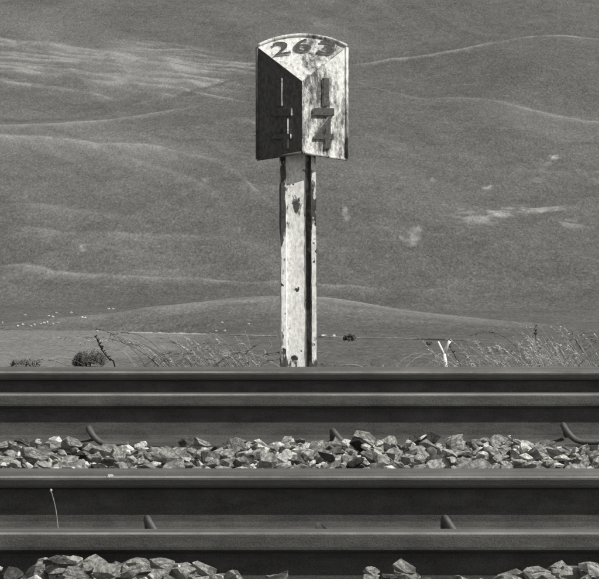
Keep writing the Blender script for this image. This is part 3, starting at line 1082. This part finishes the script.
tuft(402, 352, 15.1, 35, 38, M_STRAW, 'low pale grass just left of the forked stick', (0.05, 0.5), (0.2, 1.6), 8, 0.4)
tuft(432, 359, 14.5, 12, 16, M_STRAW, 'short pale blades at the foot of the forked stick', (0.2, 0.5), (0, 0.5), 9, 0.1)
tuft(522, 337, 14.6, 64, 38, M_STRAW, 'pale leaning grass stalks left of the dark seeding plant', (0.35, 0.6), (0.0, 0.7), 10, 0.6, dirbias=-0.45)
tuft(540, 331, 14.9, 22, 36, M_DARKGRASS, 'dark arching grass tuft around the dark seeding plant at right', (0.1, 0.4), (0.8, 1.7), 11, 0.5, wid=0.0017)
tuft(562, 335, 14.5, 60, 36, M_STRAW, 'pale upright grass stalks right of the dark seeding plant', (0.2, 0.5), (0.0, 0.6), 12, 0.5, dirbias=-0.4)
tuft(592, 320, 14.8, 67, 36, M_STRAW, 'tallest grass stalks at the right edge of the picture', (0.15, 0.5), (0.0, 0.9), 13, 0.6, dirbias=-0.35)
tuft(582, 334, 15.1, 25, 40, M_STRAW, 'grey arching grass near the right edge, behind the tallest stalks', (0.1, 0.4), (0.8, 1.7), 17, 0.5)
tuft(484, 354, 14.7, 16, 22, M_STRAW, 'few short grass blades between forked stick and tall right-hand grass', (0.1, 0.5), (0, 1.2), 14, 0.3)


def dark_plant(points, d, label, side=7, seed=0, name='dock_plant', rad=0.003):
    """a dark seeding stalk given by photo points from base to tip"""
    r = random.Random(seed)
    P = [at(a, b, d) for a, b in points]
    base = Vector((P[0].x + (P[0].x - P[1].x) * 0.5, d, float(_base(np.array(d))) - 0.02))
    t = empty(name, base)
    tag(t, label, 'plant')
    pp = [Vector((0, 0, 0))] + [q - base for q in P]
    rr = [rad * (1.2 - 0.8 * i / (len(pp) - 1)) for i in range(len(pp))]
    v, f = tube(pp, rr, 6, sub=3)
    link('stem', mesh_pd('stem', v, f, True), M_DARKSTEM, t)
    parts = []
    for i in range(side):
        u = r.uniform(0.35, 1.0) * (len(pp) - 1.001)
        k = int(u)
        q = pp[k].lerp(pp[k + 1], u - k)
        a = r.choice((-1, 1)); L = r.uniform(0.003, 0.010)
        parts.append(tube([q, q + Vector((a * L * 0.5, r.uniform(-0.01, 0.01), L * 0.5)), q + Vector((a * L, r.uniform(-0.01, 0.01), L * 0.9))], [0.0010, 0.0022, 0.0007], 5))
    v, f = join(parts)
    tag(link('seed_clusters', mesh_pd('seed_clusters', v, f), M_DARKSTEM, t), kind='stuff')
    return t


dark_plant([(115, 368), (109, 359), (103, 352), (99, 344), (95, 336)], 14.4, 'dark stalk leaning left above the round bush', 46, 1)
dark_plant([(461, 368), (457, 359), (452, 350), (447, 344)], 14.9, 'dark leaning stalk just behind the forked stick', 22, 2, rad=0.003)
dark_plant([(540, 368), (537, 350), (536, 337), (535, 326)], 14.7, 'upright dark seeding plant amid the grass at right', 26, 3, rad=0.0024)
dark_plant([(592, 368), (582, 350), (574, 337), (567, 331)], 15.2, 'dark stalk arching left among the grass at the right edge', 26, 4)

# ------------------------------------------------------------------ far bushes
def bush(px, row_base, wpx, hpx, mat, label, n=1400, seed=0, name='hawthorn_bush', leaf=0.10, cat='bush'):
    r = random.Random(seed)
    g = hit(px, row_base)
    d = g.y
    Wd = wpx / F * d / 2; Ht = hpx / F * d
    t = empty(name, g)
    tag(t, label, cat, 'bushes in the valley')
    parts = [tube([(0, 0, -0.3), (0.03, 0, Ht * 0.3), (0.05, 0.02, Ht * 0.6)], [0.09 * Ht / 2, 0.07 * Ht / 2, 0.03], 6)]
    for k in range(5):
        a = k * 1.3 + r.random()
        parts.append(tube([(0.02, 0, Ht * 0.2), (math.cos(a) * Wd * 0.35, math.sin(a) * Wd * 0.35, Ht * 0.45), (math.cos(a) * Wd * 0.65, math.sin(a) * Wd * 0.65, Ht * 0.7)], [0.05, 0.035, 0.012], 5))
    v, f = join(parts)
    link('trunk', mesh_pd('trunk', v, f, True), M_BARK, t)
    clumps = []
    for k in range(26):
        a = r.uniform(0, 6.28); q = r.random() ** 0.5 * 0.78
        hh = r.uniform(0.22, 1) * math.sqrt(max(0.05, 1 - q * q))
        clumps.append((Vector((math.cos(a) * q * Wd, math.sin(a) * q * Wd, Ht * (0.12 + 0.62 * hh))), r.uniform(0.22, 0.38) * min(Wd, Ht)))
    V, Fs = [], []
    for i in range(n):
        c, rad = r.choice(clumps)
        u = Vector((r.gauss(0, 1), r.gauss(0, 1), r.gauss(0, 0.8))).normalized() * rad * r.uniform(0.55, 1.08)
        p = c + u
        if p.z < 0: p.z = 0.02
        a = Vector((r.gauss(0, 1), r.gauss(0, 1), r.gauss(0, 1))).normalized()
        b = a.orthogonal().normalized()
        s = leaf * r.uniform(0.6, 1.4)
        o = len(V)
        V += [p - a * s, p + b * s * 0.6, p + a * s, p - b * s * 0.6]
        Fs.append((o, o + 1, o + 2, o + 3))
    link('crown', mesh_pd('crown', V, Fs), mat, t)
    return t


bush(90, 366.5, 34, 19, M_LEAF, 'round dark hawthorn bush in the near field at left', 5200, 1, leaf=0.075)
bush(26, 367, 38, 9, M_LEAFP, 'low spreading grey bush at the far left behind the rail', 1500, 2, leaf=0.08)
bush(349, 341.5, 13, 9, M_LEAF, 'small round dark tree by the wall right of the milepost', 900, 3, name='small_tree', leaf=0.13, cat='tree')
bush(429, 345.5, 8, 4.5, M_LEAF, 'tiny dark bush on the valley floor left of the forked stick', 400, 4, leaf=0.1)

# ------------------------------------------------------------------ field walls in the valley
def field_wall(pxs, label, h=0.5, seed=0):
    r = random.Random(seed)
    P = []
    for i in range(len(pxs) - 1):
        (a, ra), (b, rb) = pxs[i], pxs[i + 1]
        m = max(2, int(abs(b - a) / 3))
        for k in range(m):
            P.append(hit(a + (b - a) * k / m, ra + (rb - ra) * k / m))
    parts = []
    for i in range(len(P) - 1):
        a, b = P[i], P[i + 1]
        hh = h * r.uniform(0.55, 1.1)
        wd = 0.25
        q = [Vector((a.x, a.y - wd, a.z - 0.3)), Vector((b.x, b.y - wd, b.z - 0.3)), Vector((b.x, b.y - wd * 0.6, b.z + hh * 0.4)), Vector((a.x, a.y - wd * 0.6, a.z + hh * 0.4))]
        parts.append((q + [Vector((a.x, a.y + wd, a.z + hh)), Vector((b.x, b.y + wd, b.z + hh)), Vector((a.x, a.y + wd, a.z - 0.3)), Vector((b.x, b.y + wd, b.z - 0.3))],
                      [(0, 1, 2, 3), (3, 2, 5, 4), (4, 5, 7, 6), (0, 3, 4, 6), (1, 7, 5, 2)]))
    v, f = join(parts)
    o = link('field_wall', mesh_pd('field_wall', v, f), M_WALL)
    return tag(o, label, 'wall', 'dry stone walls in the valley')


field_wall([(128, 333), (200, 334.5), (280, 337)], 'low dry stone wall across the valley left of the milepost', 0.22, 1)
field_wall([(318, 337.5), (400, 339), (470, 341.5)], 'low dry stone wall across the valley right of the milepost', 0.22, 2)
for px, wpx, lab in ((324, 9, 'long white stone by the valley wall, nearest the milepost'), (334, 4.5, 'small white stone by the valley wall, beside the longer one')):
    g = hit(px, 336.8)
    me2 = STONE_ME[3 if wpx > 5 else 5].copy()
    me2.materials.clear()
    o = link('boulder', me2, M_WOOL)
    s = wpx / F * g.y / 2
    o.location = g + Vector((0, 0, 0.1)); o.scale = (s, 0.5, 0.32)
    tag(o, lab, 'boulder')

# ------------------------------------------------------------------ sheep
def sheep_mesh():
    V = {'rump': ((-0.48, 0, 0.62), 0.24), 'mid': ((0, 0, 0.64), 0.31), 'chest': ((0.38, 0, 0.64), 0.25), 'neck': ((0.58, 0, 0.62), 0.15)}
    names = list(V)
    co = [V[k][0] for k in names]
    rad = [V[k][1] for k in names]
    ed = [(0, 1), (1, 2), (2, 3)]
    for x, y, pr in ((-0.42, 0.14, 0), (-0.42, -0.14, 0), (0.36, 0.13, 2), (0.36, -0.13, 2)):
        i = len(co)
        co += [(x, y, 0.38), (x + 0.02, y, 0.2), (x, y, 0.0)]
        rad += [0.09, 0.05, 0.045]
        ed += [(pr, i), (i, i + 1), (i + 1, i + 2)]
    i = len(co)
    co += [(0.78, 0, 0.50), (0.92, 0, 0.38)]
    rad += [0.11, 0.065]
    ed += [(3, i), (i, i + 1)]
    me = bpy.data.meshes.new('sheep')
    me.from_pydata(co, ed, [])
    o = bpy.data.objects.new('tmp', me)
    COL.objects.link(o)
    m = o.modifiers.new('s', 'SKIN')
    o.modifiers.new('u', 'SUBSURF').levels = 1
    for k, sv in enumerate(me.skin_vertices[0].data):
        sv.radius = (rad[k], rad[k])
        sv.use_root = (k == 1)
    dg = bpy.context.evaluated_depsgraph_get()
    res = bpy.data.meshes.new_from_object(o.evaluated_get(dg))
    bpy.data.objects.remove(o)
    res.materials.clear()
    return res


SH = sheep_mesh()
SH.materials.append(M_WOOL)
r = random.Random(8)
far_lab = 'white sheep grazing in the flock on the far slope at left'
near_lab = 'white sheep on the knoll between the thicket and the milepost'
ORD = ['first', 'second', 'third', 'fourth', 'fifth', 'sixth', 'seventh', 'eighth', 'ninth']
row_n = 0
for px, row, lab in [(25, 316, 'lone white sheep above the left end of the flock row'), (17.5, 326.8, far_lab), (22.5, 325.5, far_lab), (30.4, 327, far_lab), (34, 326, far_lab), (41, 324.7, far_lab), (43.9, 324, far_lab), (46.9, 323.4, far_lab),
                     (52.8, 325, far_lab), (57.7, 324, far_lab), (49, 317, 'left sheep of the pair just above the flock row, at left'), (52.6, 317.7, 'right sheep of the pair just above the flock row, at left'), (56, 313.7, 'white sheep directly uphill of the pair above the flock row'), (71, 313.7, 'single white sheep right of the flock row and higher up'), (82, 318.4, 'left sheep of the close pair right of the flock row'), (85.3, 318.7, 'right sheep of the close pair right of the flock row'),
                     (109, 309.7, 'left sheep of the highest pair, nearest the knoll brow'), (112.6, 310, 'right sheep of the highest pair, nearest the knoll brow'),
                     (97, 332.5, 'lone white sheep on the brow above the round dark bush'), (124, 329.5, 'lone white sheep right of the round bush, below the knoll'), (2, 323.5, 'white sheep at the very left edge of the picture'),
                     (222, 323.5, 'white sheep above the wall, uppermost of three, left of the milepost'), (216, 331.8, 'white sheep by the wall behind the arching grass, lower left of three'), (225, 331.8, 'white sheep by the wall, lower right of three, left of the milepost'), (249, 325, 'white sheep nearest the milepost on its left')]:
    if lab is far_lab:
        lab = ORD[row_n] + ' sheep from the left in the long flock row at far left'
        row_n += 1
    g = hit(px, row)
    o = link('sheep', SH)
    o.location = g
    o.rotation_euler = (0, 0, r.choice((0, math.pi)) + r.gauss(0, 0.4))
    s = r.uniform(0.42, 0.58) * g.y / 850
    o.scale = (s, s, s)
    tag(o, lab, 'sheep', 'sheep grazing in the valley')
